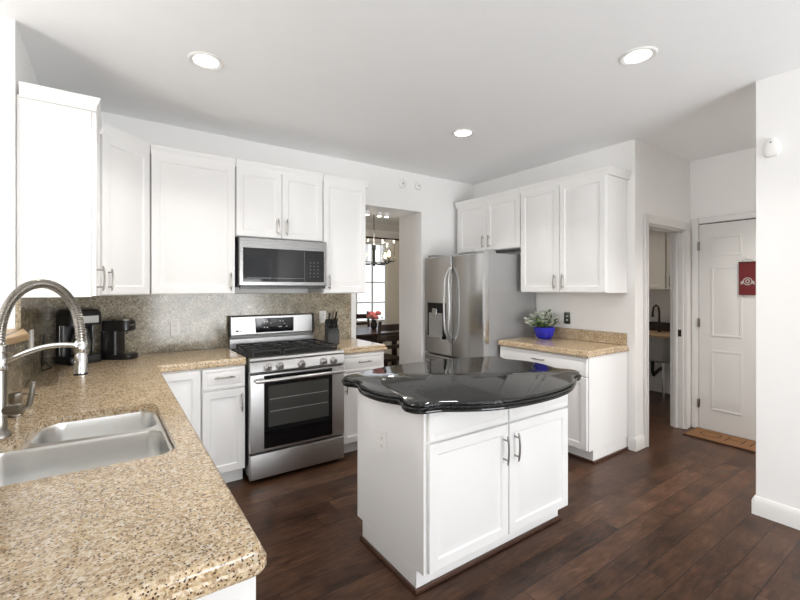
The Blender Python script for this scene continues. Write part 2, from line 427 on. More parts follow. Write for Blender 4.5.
# the panelled door in the hall with its casing
casing('trim_3', [(XH-.02, XH, 1.726, 1.79, 0, 2.128), (XH-.02, XH, .85, .906, 0, 2.128), (XH-.02, XH, .906, 1.726, 2.068, 2.128)])
def panel_door():
    o = bpy.data.objects.new('door_1', None); COL.objects.link(o); struct(o); o.location = (XH, 1.723, .012)
    o.rotation_euler = (0, 0, -PI/2)                       # local x runs to -Y, local y into the wall
    w, h = .813, 2.045
    b = MB()
    b.box(0, w, -.012, .0, 0, h)
    xs = [(.10, .355), (.458, .713)]
    rows = [(.20, .80), (.93, 1.62), (1.72, 1.92)]
    slab = b.build('slab', M['doorp'], o, .001)
    p = MB()
    yf = -.0125
    for x0, x1 in xs:
        for z0, z1 in rows:
            rings = []
            for i, y in ((0, yf), (.004, yf-.003), (.018, yf-.004), (.026, yf-.001), (.034, yf-.001), (.06, yf-.0035)):
                rings.append([(x0+i, y, z0+i), (x1-i, y, z0+i), (x1-i, y, z1-i), (x0+i, y, z1-i)])
            p.loops(rings, False, True)
    p.build('panel_moulding', M['doorp'], slab, ang=.3)
    ws = MB(); ws.box(-.006, -.001, -.010, -.0005, 0, h+.008); ws.box(w+.001, w+.006, -.010, -.0005, 0, h+.008); ws.box(-.001, w+.001, -.010, -.0005, h+.001, h+.009); ws.box(-.001, w+.001, -.02, -.0005, -.011, -.001)
    ws.build('gap_shade', M['slot'], o)  # dark strips stand in for shade in the gap round the door
    for z in (.25, 1.06, 1.83):
        hn = MB(); hn.cyl((-.006, -.024, z-.045), (-.006, -.024, z+.045), .007, seg=12); hn.box(-.006, .010, -.0145, -.012, z-.045, z+.045)
        hn.build('hinge', M['nickel'], o)
    return o
panel_door()

# ------------------------------------------------------------------ cabinets
def rect_rings(x0, x1, z0, z1, steps):
    return [[(x0+i, y, z0+i), (x1-i, y, z0+i), (x1-i, y, z1-i), (x0+i, y, z1-i)] for i, y in steps]
def front_panel(name, parent, x0, x1, z0, z1, yb, frame=.058, mat=None):
    yf = yb-.02
    st = [(0, yb), (0, yf+.003), (.003, yf), (frame-.008, yf), (frame-.004, yf+.003), (frame, yf+.007), (frame+.012, yf+.0075), (frame+.036, yf+.002)]
    if min(x1-x0, z1-z0) < 2*frame+.1:
        st = [(0, yb), (0, yf+.004), (.004, yf), (.02, yf), (.023, yf+.002), (.027, yf+.0025), (.034, yf)]
    return MB_panel(st, x0, x1, z0, z1, name, mat or M['white'], parent)
def MB_panel(st, x0, x1, z0, z1, name, mat, parent):
    b = MB(); b.loops(rect_rings(x0, x1, z0, z1, st)); return b.build(name, mat, parent, ang=.35)
def pull(parent, x, z, y, vertical=True, L=.11, mat=None, out=.028):
    """arched bow pull with two posts"""
    b = MB(); pts = []; n = 10
    for k in range(n+1):
        t = -1+2*k/n
        pts.append((t*L*.62, -out-.008*(1-t*t)))
    def P(a, o): return (x, y+o, z+a) if vertical else (x+a, y+o, z)
    b.tube([P(a, o) for a, o in pts], [.0035]+[.0055]*(n-1)+[.0035], 10)
    for sgn in (-1, 1): b.cyl(P(sgn*L*.42, 0), P(sgn*L*.42, -out-.003), .0045, seg=10)
    return b.build('handle', mat or M['nickel'], parent)
CROWN = ((.002, 2.374), (.021, 2.374), (.021, 2.392), (.024, 2.400), (.029, 2.411), (.034, 2.421), (.034, 2.427), (.038, 2.43), (.038, 2.44))
def crown(parent, poly, flags, prof=CROWN, dz=0):
    b = MB(); b.loops([[(x, y, z+dz) for x, y in poly_inset(poly, flags, -o)] for o, z in prof])
    return b.build('crown', M['white'], parent, ang=.5)
def upper(label, loc, rz, w, d, z0, doors, ends=(0, 0), zt=2.39, group=None, mat=None, dz=0, cut=0):
    """wall cabinet; doors = [(x0, x1, handle x or None)]; local front at y=0"""
    t = thing('wall_cabinet', label, 'cabinet', (loc[0], loc[1], 0), rz, group)
    box('body', mat or M['white'], t, 0, w, 0, d, z0, zt)
    for x0, x1, hx in doors:
        dr = front_panel('door', t, x0, x1, z0+.006, zt-.012, -.0008, mat=mat)
        if hx is not None: pull(dr, hx, z0+.10, -.0208)
    crown(t, [(0, 0), (w, 0), (w, d-cut), (0, d-cut)], (1, ends[1], 0, ends[0]), dz=dz)
    return t
def base_cab(label, loc, rz, w, d, fronts, toe_sides=(0, 0), zt=.862, name='base_cabinet', group=None, hollow=False, toe=True):
    t = thing(name, label, 'cabinet', (loc[0], loc[1], 0), rz, group)
    b = MB()
    if hollow:
        b.box(0, .018, 0, d, .105, zt); b.box(w-.018, w, 0, d, .105, zt); b.box(.018, w-.018, 0, .018, .105, zt); b.box(.018, w-.018, .018, d, .105, .123)
    else: b.box(0, w, 0, d, .105, zt)
    b.build('body', M['white'], t, .0015)
    box('toe_kick', M['white'], t, 0, w, .065, d, 0, .105, .001)
    for kind, x0, x1, z0, z1, hx, hz in fronts:
        f = front_panel(kind, t, x0, x1, z0, z1, -.0008)
        if hx is not None: pull(f, hx, hz, -.0208, kind == 'door')
    return t
# wall cabinets on the back and left walls
upper('white wall cabinet beside the left wall end, its plain side panel facing out', (-.088, 2.737), PI/2, .425, .295, 1.372, [(.004, .421, .045)], (1, 0), zt=2.37, dz=-.02, cut=.013)
t = thing('corner_wall_cabinet', 'white diagonal corner wall cabinet above the black coffee makers', 'cabinet')
cpoly = [(XL+.001, 3.165), (-.076, 3.165), (.222, 3.441), (.222, YB-.001), (XL+.001, YB-.001)]
MB().prism(cpoly, 1.372, 2.39).build('body', M['white'], t, .002)
dv = Vector((.222+.076, 3.441-3.165)); dl = dv.length; ang = math.atan2(dv.y, dv.x)
hd = front_panel('door', t, .02, dl-.02, 1.378, 2.378, -.0008); hd.location = (-.076, 3.165, 0); hd.rotation_euler = (0, 0, ang)
pull(hd, .06, 1.472, -.0208)
crown(t, [(-.076, 3.165), (.222, 3.441), (.224, YB-.001), (XL+.001, YB-.001), (XL+.001, 3.165)], (1, 0, 0, 0, 0))
DB = YB-3.44-.001
upper('wide single-door white wall cabinet above the granite splash, between corner and microwave', (.226, 3.44), 0, .573, DB, 1.372, [(.004, .569, .535)])
upper('short two-door white wall cabinet directly above the microwave', (.803, 3.44), 0, .737, DB, 1.828, [(.004, .366, .33), (.370, .733, .405)])
upper('narrow single-door white wall cabinet next to the dining room opening', (1.544, 3.44), 0, .438, DB, 1.372, [(.004, .434, .05)], (0, 1))
# right wall
upper('short two-door white wall cabinet over the refrigerator', (3.42, 3.715), -PI/2, .95, XR-3.421, 1.832, [(.05, .492, .45), (.497, .946, .54)])
upper('tall two-door white wall cabinet above the potted plant', (3.42, 2.762), -PI/2, .89, XR-3.421, 1.378, [(.006, .444, .405), (.449, .884, .49)], (0, 1))
# base cabinets on the back wall
YF = 3.142
dzl, dzu = (.112, .695), (.707, .852)
base_cab('white blind corner base cabinet meeting the sink counter run', (.2445, YF), 0, .261, YB-YF-.02, [('door', .004, .257, .112, .852, None, 0)])
base_cab('white drawer base cabinet on the corner side of the range', (.508, YF), 0, .292, YB-YF-.02,
         [('drawer', .004, .288, *dzu, .146, .79), ('door', .004, .288, *dzl, .262, .60)])
base_cab('white drawer base cabinet between the range and the dining opening', (1.576, YF), 0, .42, YB-YF-.02,
         [('drawer', .004, .416, *dzu, .21, .79), ('door', .004, .416, *dzl, .035, .60)])
# sink run
base_cab('white sink base cabinet under the double bowl sink', (.218, 1.36), PI/2, .90, .60, [('door', .004, .447, .112, .852, .41, .77), ('door', .452, .896, .112, .852, .49, .77)], hollow=True)
base_cab('white end base cabinet under the near end of the sink counter', (.218, .846), PI/2, .512, .60, [('drawer', .004, .508, *dzu, .25, .79), ('door', .004, .508, *dzl, .47, .6)])
base_cab('white base cabinet between the sink cabinet and the corner', (.218, 2.262), PI/2, .85, .60, [('door', .004, .42, .112, .852, .38, .77), ('door', .43, .846, .112, .852, .47, .77)])
# right wall base
rb = base_cab('white base cabinet with one wide drawer beside the refrigerator', (3.142, 2.785), -PI/2, .913, XR-3.143,
         [('drawer', .006, .907, *dzu, .46, .79), ('door', .006, .454, *dzl, .41, .6), ('door', .459, .907, *dzl, .50, .6)])
box('end_panel', M['white'], rb, .9135, .917, -.001, .607, .105, .862, .001)
s = MB(); s.box(0, .913, .052, .0645, 0, .02); s.box(.9135, .928, .052, .60, 0, .02); s.build('shoe_moulding', M['shoe'], rb, .004)

# island
isl = thing('kitchen_island', 'white kitchen island cabinet with two doors under a black granite top', 'island', (1.165, 1.49, 0))
iw, idp = 1.09, .62
box('body', M['white'], isl, 0, iw, 0, idp, .105, .865)
ip = MB(); ip.prism([(.0, 0), (.0, 0)], 0, 0) if False else None
box('toe_kick', M['white'], isl, 0, iw, .055, idp-.06, 0, .105, .001)
for k, (x0, x1, hx) in enumerate(((.018, .552, .512), (.558, 1.082, .598))):
    front_panel('false_drawer', isl, x0, x1, .714, .858, -.0008)
    d_ = front_panel('door', isl, x0, x1, .118, .704, -.0008)
    pull(d_, hx, .58, -.0208, True, .12)
s = MB(); a, b_ = .055, idp-.06
s.box(-.013, iw+.013, a-.013, a-.0005, 0, .022); s.box(-.013, iw+.013, b_+.0005, b_+.013, 0, .022); s.box(-.013, -.0005, a, b_, 0, .022); s.box(iw+.0005, iw+.013, a, b_, 0, .022)
s.build('shoe_moulding', M['shoe'], isl, .004)
# island top: ogee corners, bowed sides
def catmull(P, n=6):
    out = []; m = len(P)
    for i in range(m):
        p0, p1, p2, p3 = (Vector(P[(i+k-1) % m]) for k in range(4))
        for k in range(n):
            t = k/n
            out.append(.5*((2*p1)+(p2-p0)*t+(2*p0-5*p1+4*p2-p3)*t*t+(3*p1-p0-3*p2+p3)*t**3))
    return out
CX, CY = 1.70, 1.81
q = [(-.652, .0), (-.643, -.09), (-.618, -.165), (-.601, -.205), (-.608, -.235), (-.626, -.268), (-.634, -.31), (-.620, -.355), (-.580, -.388), (-.525, -.402), (-.485, -.418), (-.41, -.468), (-.30, -.522), (-.16, -.556), (0, -.566)]
qf = q + [(-x, y) for x, y in reversed(q[1:-1])] + [(.652, 0)]
qf = [(x*1.055 if x > 0 else x, y) for x, y in qf]
back = [(-x, (-y if -y < .40 else .40+(-y-.40)*.62)*.94) for x, y in q[1:] ][:0] + [(x, (-y if -y < .40 else .40+(-y-.40)*.62)*.94) for x, y in reversed(qf[1:-1])]
outl = catmull([Vector(p) for p in qf + back], 4)
def offs(P, d):
    n = len(P); o = []
    for i in range(n):
        t = (P[(i+1) % n]-P[i-1]).normalized(); o.append(P[i]+Vector((-t.y, t.x))*d)
    return o
it = MB()
PR = [(.05, .8655), (.016, .8655), (.009, .868), (.006, .874), (.007, .879), (.017, .8805), (.017, .882), (.002, .884), (0, .888), (0, .892), (.003, .896), (.018, .8975), (.018, .8995), (.011, .902), (.012, .907), (.015, .911), (.022, .914)]
it.loops([[(CX+p.x, CY+p.y, z) for p in offs(outl, d)] for d, z in PR])
tag(it.build('island_countertop', M['black_granite'], None, ang=.5), 'polished black granite top with ogee edge on the kitchen island', 'countertop')

# granite counters
EDGE = [(.03, .8625), (.008, .8625), (.003, .865), (0, .870), (0, .884), (.003, .889), (.010, .891), (.009, .897), (.010, .906), (.013, .911), (.018, .914)]
def counter(label, poly, flags, hole=None, mat=None):
    b = MB()
    R = b.loops([[(x, y, z) for x, y in poly_inset(poly, flags, i)] for i, z in EDGE], hole is None, hole is None)
    if hole:
        top = R[-1]; bot = R[0]
        ht = [b.bm.verts.new((x, y, .914)) for x, y in hole]; hb = [b.bm.verts.new((x, y, .8625)) for x, y in hole]
        n = len(hole)
        for i in range(n): b.face((ht[i], ht[(i+1) % n], hb[(i+1) % n], hb[i]))
        for o_, h_ in ((top, ht), (bot, hb)):
            es = []
            for L in (o_, h_):
                for i in range(len(L)):
                    e = b.bm.edges.get((L[i], L[(i+1) % len(L)])) or b.bm.edges.new((L[i], L[(i+1) % len(L)]))
                    es.append(e)
            bmesh.ops.triangle_fill(b.bm, edges=es, use_beauty=True)
    return tag(b.build('granite_countertop', mat or M['granite'], None, ang=.5), label, 'countertop')
XE, YC, YEND = .2560, 3.1175, .81
poly = [(XL+.0005, YEND), (XE, YEND), (XE, YC), (.803, YC), (.803, YB-.0205), (XL+.0205, YB-.0205), (XL+.0205, YBAY), (XL+.0005, YBAY)]
pr = round_poly(poly, {1: .035, 2: .02})
fl = []
for i, p in enumerate(pr):
    qx = pr[(i+1) % len(pr)]
    mx, my = (p[0]+qx[0])/2, (p[1]+qx[1])/2
    fl.append(1 if (my < YC+.001 and mx > XL+.01 and not (mx > .80 and my > YC+.001)) else 0)
fl[[i for i, p in enumerate(pr) if abs(p[0]-.803) < 1e-4 and abs(p[1]-YC) < 1e-4][0]] = 0
sink_hole = round_poly([(-.345, 1.445), (.170, 1.445), (.158, 2.125), (-.222, 2.125), (-.255, 1.875), (-.345, 1.85)], {0: .06, 1: .06, 2: .055, 3: .075, 4: .05, 5: .05}, 7)
counter('tan speckled granite L-shaped countertop around the steel sink', pr, fl, sink_hole)
counter('small tan granite countertop piece carrying the knife block', [(1.574, YC), (2.025, YC), (2.025, YB-.0205), (1.574, YB-.0205)], (1, 1, 0, 0))
counter('tan granite countertop carrying the blue flower pot', [(3.102, 1.857), (XR-.0005, 1.857), (XR-.0005, 2.79), (3.102, 2.79)], (1, 0, 0, 1))
def slab(label, *a, bevel=.002, mat=None):
    return tag(box('granite_backsplash', mat or M['splash'], None, *a, bevel=bevel), label, 'backsplash')
slab('full-height speckled granite backsplash behind the range', XL+.001, 2.0, YB-.02, YB-.0005, .9145, 1.371)
slab('granite backsplash panel on the short wall left of the coffee maker', XL+.0005, XL+.02, YBAY+.001, YB-.0205, .9145, 1.371)
slab('granite facing of the half wall beside the faucet', XL+.0005, XL+.02, .83, YBAY-.001, .9145, 1.189)
slab('low granite upstand behind the potted plant', XR-.0205, XR-.0005, 1.872, 2.784, .9145, 1.02, bevel=.004, mat=M['granite'])
# wooden bar cap
cp = MB(); cp.prism([(-.56, .80), (-.338, .80), (-.338, 2.22), (-.298, 2.42), (-.352, 2.715), (-.56, 2.715)], 1.1905, 1.222)
capo = cp.build('bar_ledge', M['bamboo'], None, .006)
tag(capo, 'light wooden ledge capping the half wall behind the faucet', 'ledge')
g_ = MB(); g_.box(-.366, -.356, .82, 2.70, 1.2222, 1.2235); g_.build('inlay_line', M['dwood'], capo)

# ------------------------------------------------------------------ sink and faucet
sk = thing('kitchen_sink', 'undermount double bowl stainless steel sink', 'sink')
def bowl(poly, z1, taper, zt=.8615):
    n = len(poly); b = MB()
    fl_ = [1]*n
    rings = [[(x, y, zt) for x, y in poly]]
    for d, z in ((.003, zt-.012), (taper*.5, (zt+z1)/2), (taper, z1+.03), (taper+.008, z1+.012), (taper+.022, z1+.003), (taper+.04, z1)):
        rings.append([(x, y, z) for x, y in poly_inset(poly, fl_, d)])
    b.loops(rings, False, True); return b
p1 = round_poly([(-.335, 1.455), (.160, 1.455), (.152, 1.808), (-.335, 1.838)], {0: .06, 1: .06, 2: .05, 3: .05}, 7)
p2 = round_poly([(-.235, 1.868), (.146, 1.836), (.143, 2.110), (-.212, 2.110)], {0: .05, 1: .05, 2: .05, 3: .07}, 7)
bowl(p1, .665, .012, .886).build('bowl', M['sink'], sk, ang=.9)
bowl(p2, .70, .012, .886).build('bowl', M['sink'], sk, ang=.9)
fb = MB()
outer = poly_inset(sink_hole, [1]*len(sink_hole), .002)
OV = [fb.bm.verts.new((x, y, .8862)) for x, y in outer]; es = []
for L in (OV, [fb.bm.verts.new((x, y, .8862)) for x, y in p1], [fb.bm.verts.new((x, y, .8862)) for x, y in p2]):
    for i in range(len(L)): es.append(fb.bm.edges.new((L[i], L[(i+1) % len(L)])))
bmesh.ops.triangle_fill(fb.bm, edges=es, use_beauty=True)
fb.build('flange', M['sink'], sk)
for c, z in (((-.045, 1.63), .665), ((-.045, 1.98), .70)):
    MB().lathe([(.058, .0005), (.056, .003), (.045, .002), (.04, -.001), (.012, -.001), (.008, .006), (.001, .007)], (*c, z), 28).build('drain', M['chrome'], sk)
# faucet
fx, fy = -.312, 1.93
fc = thing('kitchen_faucet', 'tall nickel spring faucet with pull-down spray head over the sink', 'faucet', (fx, fy, .9145))
MB().lathe([(.03, 0), (.03, .006), (.026, .012), (.020, .02), (.020, .05), (.0185, .06), (.0185, .285), (.021, .288), (.021, .31), (.014, .315)], (0, 0, 0), 24).build('post', M['nickel'], fc)
# arch in the local x-z plane leaning slightly forward
ex, ey = .222, -.075
def arch(r, z0, n=40):
    P = []
    for k in range(n+1):
        a = PI*k/n
        u = .5*(1-math.cos(a)); w = math.sin(a)
        z = z0 + .215*w**.85
        P.append((ex*u, ey*u, z))
    return P
A = [(0, 0, .30)] + arch(.0, .305) + [(ex, ey, .295)]
MB().tube(A, .0135, 14).build('hose', M['nickel'], fc)
spr = MB(); SP = []
for k in range(len(A)-1):
    p, q_ = Vector(A[k]), Vector(A[k+1])
    for j in range(2): SP.append(p.lerp(q_, j/2))
for i, p in enumerate(SP[1:-1]):
    t = (SP[i+2]-SP[i]).normalized(); up = Vector((0, 1, 0)); N = (up-t*up.dot(t)).normalized(); B = t.cross(N)
    ring = lambda rr, off: [p+t*off+N*(math.cos(2*PI*k/12)*rr)+B*(math.sin(2*PI*k/12)*rr) for k in range(12)]
    spr.loops([ring(.0135, -.0032), ring(.0166, 0), ring(.0135, .0032)], False, False)
spr.build('spring', M['nickel'], fc, ang=1.2)
MB().lathe([(.014, .318), (.018, .314), (.018, .305), (.016, .300), (.016, .275), (.0185, .268), (.0205, .225), (.021, .205), (.016, .20)], (ex, ey, 0), 20).build('spray_head', M['chrome'], fc)
MB().lathe([(.0222, .2045), (.0222, .198), (.015, .197)], (ex, ey, 0), 20).build('nozzle', M['black'], fc)
ar = MB(); n = 14
ar.tube([(ex*k/n*.97, ey*k/n*.97, .245+.055*math.sin(PI*.5*k/n)+.012*math.sin(PI*k/n)) for k in range(n+1)], .0085, 12)
ar.lathe([(.019, .276), (.0205, .279), (.0205, .309), (.019, .312)], (ex, ey, 0), 20); ar.lathe([(.0205, .225), (.0215, .228), (.0215, .262), (.0205, .265)], (0, 0, 0), 20)
ar.build('holder_arm', M['chrome'], fc)
vv = MB(); vv.cyl((-.05, .02, .09), (.05, -.015, .09), .017); vv.cyl((.047, -.014, .09), (.060, -.018, .09), .0195)
vv.build('valve', M['nickel'], fc)
lv = MB(); lv.tube([(.056, -.017, .09), (.070, -.022, .093), (.080, -.026, .104)], .007); lv.tube([(.077, -.025, .098), (.084, -.027, .135), (.090, -.029, .18)], [.0085, .009, .008], 14)
lv.build('lever', M['nickel'], fc)
sd = thing('soap_dispenser', 'short round dark nickel dispenser beside the faucet on the counter', 'soap dispenser', (-.312, 2.215, .9145))
MB().lathe([(.026, 0), (.026, .006), (.021, .01), (.021, .055), (.0225, .058), (.0225, .085), (.018, .09)], (0, 0, 0), 24).build('body', M['nickel'], sd)
MB().tube([(0, 0, .086), (.02, -.008, .086), (.05, -.02, .084), (.07, -.028, .078)], .0035, 8).build('spout', M['nickel'], sd)

# ------------------------------------------------------------------ coffee makers
cm = thing('coffee_maker', 'large black drip coffee maker with steel carafe in the counter corner', 'coffee maker', (-.185, 3.575, .9145), math.radians(28)); cm.scale = (.80, .80, .98)
cb = MB()
def rr_ring(w, d, r, z, cy=0): return [(x, y+cy, z) for x, y in rrect(-w/2, w/2, -d/2, d/2, r, 4)]
cb.loops([rr_ring(.25, .25, .03, 0), rr_ring(.256, .256, .03, .012), rr_ring(.25, .25, .03, .045), rr_ring(.245, .245, .03, .05)]); cb.build('base', M['black'], cm)
cb = MB(); cb.loops([rr_ring(.245, .10, .03, .0505, .075), rr_ring(.245, .10, .03, .26, .075)]); cb.build('column', M['black'], cm)
cb = MB(); cb.loops([rr_ring(.25, .25, .04, .2605), rr_ring(.255, .255, .045, .30), rr_ring(.25, .25, .045, .345), rr_ring(.22, .22, .05, .368), rr_ring(.17, .17, .05, .372)]); cb.build('brew_head', M['black'], cm)
box('control_band', M['steel'], cm, -.09, .09, -.1305, -.127, .275, .325, .002)
MB().lathe([(.055, .051), (.068, .056), (.075, .10), (.072, .15), (.055, .20), (.048, .215), (.05, .235), (.02, .24)], (0, -.045, 0), 28).build('carafe', M['carafe'], cm)
MB().tube([(0, -.095, .205), (.0, -.14, .20), (0, -.15, .16), (0, -.135, .10), (0, -.12, .085)], .010, 10, .7).build('carafe_handle', M['black'], cm)
for sx in (-1, 1): box('side_strip', M['steel'], cm, sx*.123-.002, sx*.123+.002, .03, .045, .052, .26, .001)
cd = MB(); cd.tube([(-.42, 3.70, .925), (-.36, 3.62, .9195), (-.31, 3.40, .9195), (-.345, 3.30, .9195), (-.355, 3.35, .96), (-.357, 3.45, 1.06), (-.357, 3.50, 1.12)][1:], .004, 8)
tag(cd.build('power_cord', M['black']), 'thin black cord running from the coffee maker up to the wall outlet', 'cord')

kg = thing('pod_coffee_machine', 'slim black single-cup coffee machine with silver lid', 'coffee maker', (.035, 3.60, .9145), math.radians(60)); kg.scale = (.85, .72, .97)
cb = MB(); cb.loops([[(x, y, z) for x, y in rrect(-w/2, w/2, -.17+i, .13-i, .05, 5)] for w, i, z in ((.15, .004, 0), (.155, 0, .006), (.155, 0, .028), (.148, .004, .034))]); cb.build('base', M['black'], kg)
cb = MB(); cb.loops([[(x, y, z) for x, y in rrect(-.072, .072, -.035, .125, .03, 5)] for z in (.0345, .21)]); cb.build('tower', M['black'], kg)
cb = MB(); cb.loops([[(x, y, z) for x, y in rrect(-w/2, w/2, -.15+i, .128-i, .06, 6)] for w, i, z in ((.14, .01, .205), (.155, .0, .215), (.158, 0, .265), (.15, .004, .283))]); cb.build('brew_head', M['black'], kg)
cb = MB(); cb.loops([[(x, y, z) for x, y in rrect(-w/2, w/2, -.14+i, .04-i, .055, 6)] for w, i, z in ((.136, .0, .2835), (.132, .004, .294), (.11, .012, .299))]); cb.build('lid', M['carafe'], kg)
cb = MB(); cb.tube([(-.058, -.146, .25), (-.03, -.158, .25), (.03, -.158, .25), (.058, -.146, .25)], .005, 10); cb.build('lid_handle', M['chrome'], kg)
box('drip_tray', M['steel_dark'], kg, -.055, .055, -.15, -.045, .0345, .041, .002)
cb = MB(); cb.lathe([(.010, .206), (.010, .19), (.006, .187)], (0, -.09, 0), 16); cb.build('spout', M['black'], kg)

# ------------------------------------------------------------------ outlets
def outlet(name, label, loc, rz, kind='duplex', mat=None, inner=None, cat='outlet', w=.072, h=.117):
    """plate facing local -y"""
    t = thing(name, label, cat, loc, rz)
    b = MB(); b.loops([[(x, y, z) for x, z in rrect(-w/2+i, w/2-i, -h/2+i, h/2-i, .006, 3)] for i, y in ((0, 0), (0, -.003), (.003, -.006))])
    b.build('plate', mat or M['plate'], t)
    if kind == 'duplex':
        for s_ in (-1, 1):
            b = MB(); b.loops([[(x, y, z+s_*.02) for x, z in rrect(-.016, .016, -.0135, .0135, .009, 4)] for y in (-.006, -.0078)])
            rc = b.build('receptacle', inner or M['plate'], t)
            sl = MB()
            for dx in (-.006, .006): sl.box(dx-.0013, dx+.0013, -.0083, -.0077, s_*.02-.002, s_*.02+.007)
            sl.box(-.002, .002, -.0083, -.0077, s_*.02-.009, s_*.02-.006)
            sl.build('slots', M['slot'], rc)
    elif kind == 'switch':
        for s_ in (-1, 1): box('toggle', inner or M['plate'], t, -.007, .007, -.013, -.0058, s_*.019-.008, s_*.019+.008, .002)
    return t
outlet('wall_outlet', 'white duplex outlet on the granite splash between coffee machine and range', (.417, YB-.0205, 1.10), 0)
outlet('wall_outlet', 'white outlet on the granite splash beside the range backguard', (1.685, YB-.0205, 1.14), 0)
outlet('wall_outlet', 'white outlet on the side wall granite near the wooden ledge', (XL+.0205, 3.06, 1.13), PI/2)
outlet('wall_outlet', 'white outlet half hidden behind the large coffee maker', (-.288, YB-.0205, 1.115), 0)
outlet('wall_outlet', 'white duplex outlet on the plain side panel of the island', (1.1645, 1.835, .615), -PI/2)
outlet('switch_plate', 'steel switch plate on the wall above the granite upstand', (XR-.0005, 2.46, 1.12), -PI/2, 'switch', M['steel'], M['plate'], 'switch')

# ------------------------------------------------------------------ microwave
mw = thing('microwave', 'dark stainless over-the-range microwave with wide glass window', 'microwave', (.812, 3.37, 1.415))
w = .743
box('body', M['black'], mw, 0, w, .03, YB-3.37-.022, .012, .408, .003)
dd = MB(); dd.loops(rect_rings(0, w, .022, .408, [(0, .0295), (0, .006), (.006, 0), (.012, 0)])); dd.build('door', M['steel_dark'], mw)
box('window', M['glassb'], mw, .032, .715, -.004, -.0005, .055, .325, .002)
sc_ = MB()
sc_.box(.535, .5365, -.0046, -.0042, .06, .32); sc_.box(.06, .53, -.0046, -.0042, .085, .0862)
sc_.build('window_border', M['steel_dark'], mw)
box('vent_strip', M['black'], mw, .01, w-.01, .004, .03, .0, .0215, .002)
kp = MB()
for i in range(3):
    for j in range(5): kp.box(.585+i*.034, .593+i*.034, -.0046, -.0042, .10+j*.03, .103+j*.03)
kp.build('key_print', M['grey'], mw)

# ------------------------------------------------------------------ range
rg = thing('gas_range', 'stainless steel freestanding gas range with black grates', 'range', (.8145, 3.055, 0))
w = .752; D = YB-3.055-.022
box('body', M['steel_dark'], rg, 0, w, .045, D, .045, .895, .003)
for x in (.04, w-.04):
    for y in (.08, D-.06): MB().cyl((x, y, 0), (x, y, .046), .018, seg=14).build('foot', M['black'], rg)
def convex_front(name, z0, z1, y0, mat, par, x0=0.0, x1=None, bulge=.008):
    x1 = w if x1 is None else x1
    b = MB(); b.loops(rect_rings(x0, x1, z0, z1, [(0, .0445), (0, y0+.008), (.004, y0+.002), (.012, y0)])); return b.build(name, mat, par)
convex_front('storage_drawer', .03, .212, .0, M['steel_h'], rg)
convex_front('oven_door', .225, .792, .0, M['steel_h'], rg)
box('door_glass', M['glassb'], rg, .098, .642, -.004, -.0003, .245, .778, .002)
box('oven_window', M['ovenglass'], rg, .130, .610, -.0052, -.0042, .40, .70, .0005)
rk = MB()
for z in (.51, .60): rk.box(.14, .60, -.0056, -.0053, z, z+.004)
rk.build('oven_rack', M['grey'], rg)
hb = MB(); hb.tube([(.03, -.045, .748), (.06, -.055, .75), (w/2, -.06, .752), (w-.06, -.055, .75), (w-.03, -.045, .748)], [.012, .014, .014, .014, .012], 14)
for x in (.045, w-.045): hb.cyl((x, .001, .748), (x, -.05, .749), .011, seg=14)
hb.build('door_handle', M['steel_h'], rg)
cpn = MB(); cpn.loops([[(x, y, z) for y, z in ((.0445, .805), (.0, .805), (-.004, .812), (.012, .874), (.02, .884), (.0445, .886))] for x in (0, w)]); cpn.build('control_panel', M['steel_h'], rg, .002)
for x in (.125, .215, .385, .565, .655):
    k = MB(); k.lathe([(.029, 0), (.029, .006), (.025, .010), (.0225, .032), (.019, .036)], (0, 0, 0), 24); k.box(-.004, .004, -.019, .019, .034, .042)
    k.xform(Matrix.Translation((x, .0035, .842)) @ Matrix.Rotation(math.radians(90+14), 4, 'X'))
    k.build('knob', M['steel_h'], rg)
box('cooktop', M['iron'], rg, .004, w-.004, .02, D-.075, .8955, .912, .004)
ft = MB(); ft.loops([[(x, y, z) for y, z in ((.012, .8865), (.006, .893), (.012, .908), (.028, .914), (.05, .9125), (.05, .8865))] for x in (0, w)]); ft.build('front_trim', M['steel_h'], rg)
for (x, y, r) in ((.16, .18, .05), (.16, .43, .04), (.376, .30, .055), (.59, .18, .045), (.59, .43, .036)):
    k = MB(); k.lathe([(r+.012, .9125), (r+.01, .918), (r, .920), (r, .928), (r-.01, .932)], (x, y, 0), 24); k.build('burner', M['iron'], rg)
for x0, x1 in ((.03, .255), (.262, .49), (.497, .722)):
    k = MB(); zt = .955; q4 = .006
    for x in (x0+q4, x1-q4): k.box(x-q4, x+q4, .07, .545, zt-.012, zt)
    for y in (.075, .19, .305, .42, .54): k.box(x0, x1, y-.005, y+.005, zt-.012, zt)
    k.box((x0+x1)/2-.005, (x0+x1)/2+.005, .07, .545, zt-.012, zt)
    for x in (x0+.008, x1-.008):
        for y in (.075, .305, .54): k.box(x-.006, x+.006, y-.006, y+.006, .9125, zt-.012)
    k.build('grate', M['iron'], rg, .0015)
bgd = MB(); bgd.loops([[(x, y, z) for y, z in ((D-.07, .9), (D-.07, .985), (D-.055, .99), (D-.045, 1.005), (D, 1.005), (D, .9))] for x in (.0, w)]); bgd.build('backguard_base', M['steel_h'], rg)
bg2 = MB(); bg2.loops([[(x, y, z) for y, z in ((D-.05, 1.0055), (D-.062, 1.02), (D-.05, 1.172), (D-.04, 1.182), (D-.002, 1.182), (D-.002, 1.0055))] for x in (.012, w-.012)]); bg = bg2.build('backguard', M['steel_h'], rg, .003)
for x0 in (.0, w-.0118): box('end_cap', M['black'], rg, x0, x0+.0116, D-.066, D-.001, 1.0055, 1.186, .002)
dsp = box('display_panel', M['glassb'], rg, .215, .555, D-.064, D-.056, 1.03, 1.155, .002)
dsp.rotation_euler = (0, 0, 0)
ic = MB()
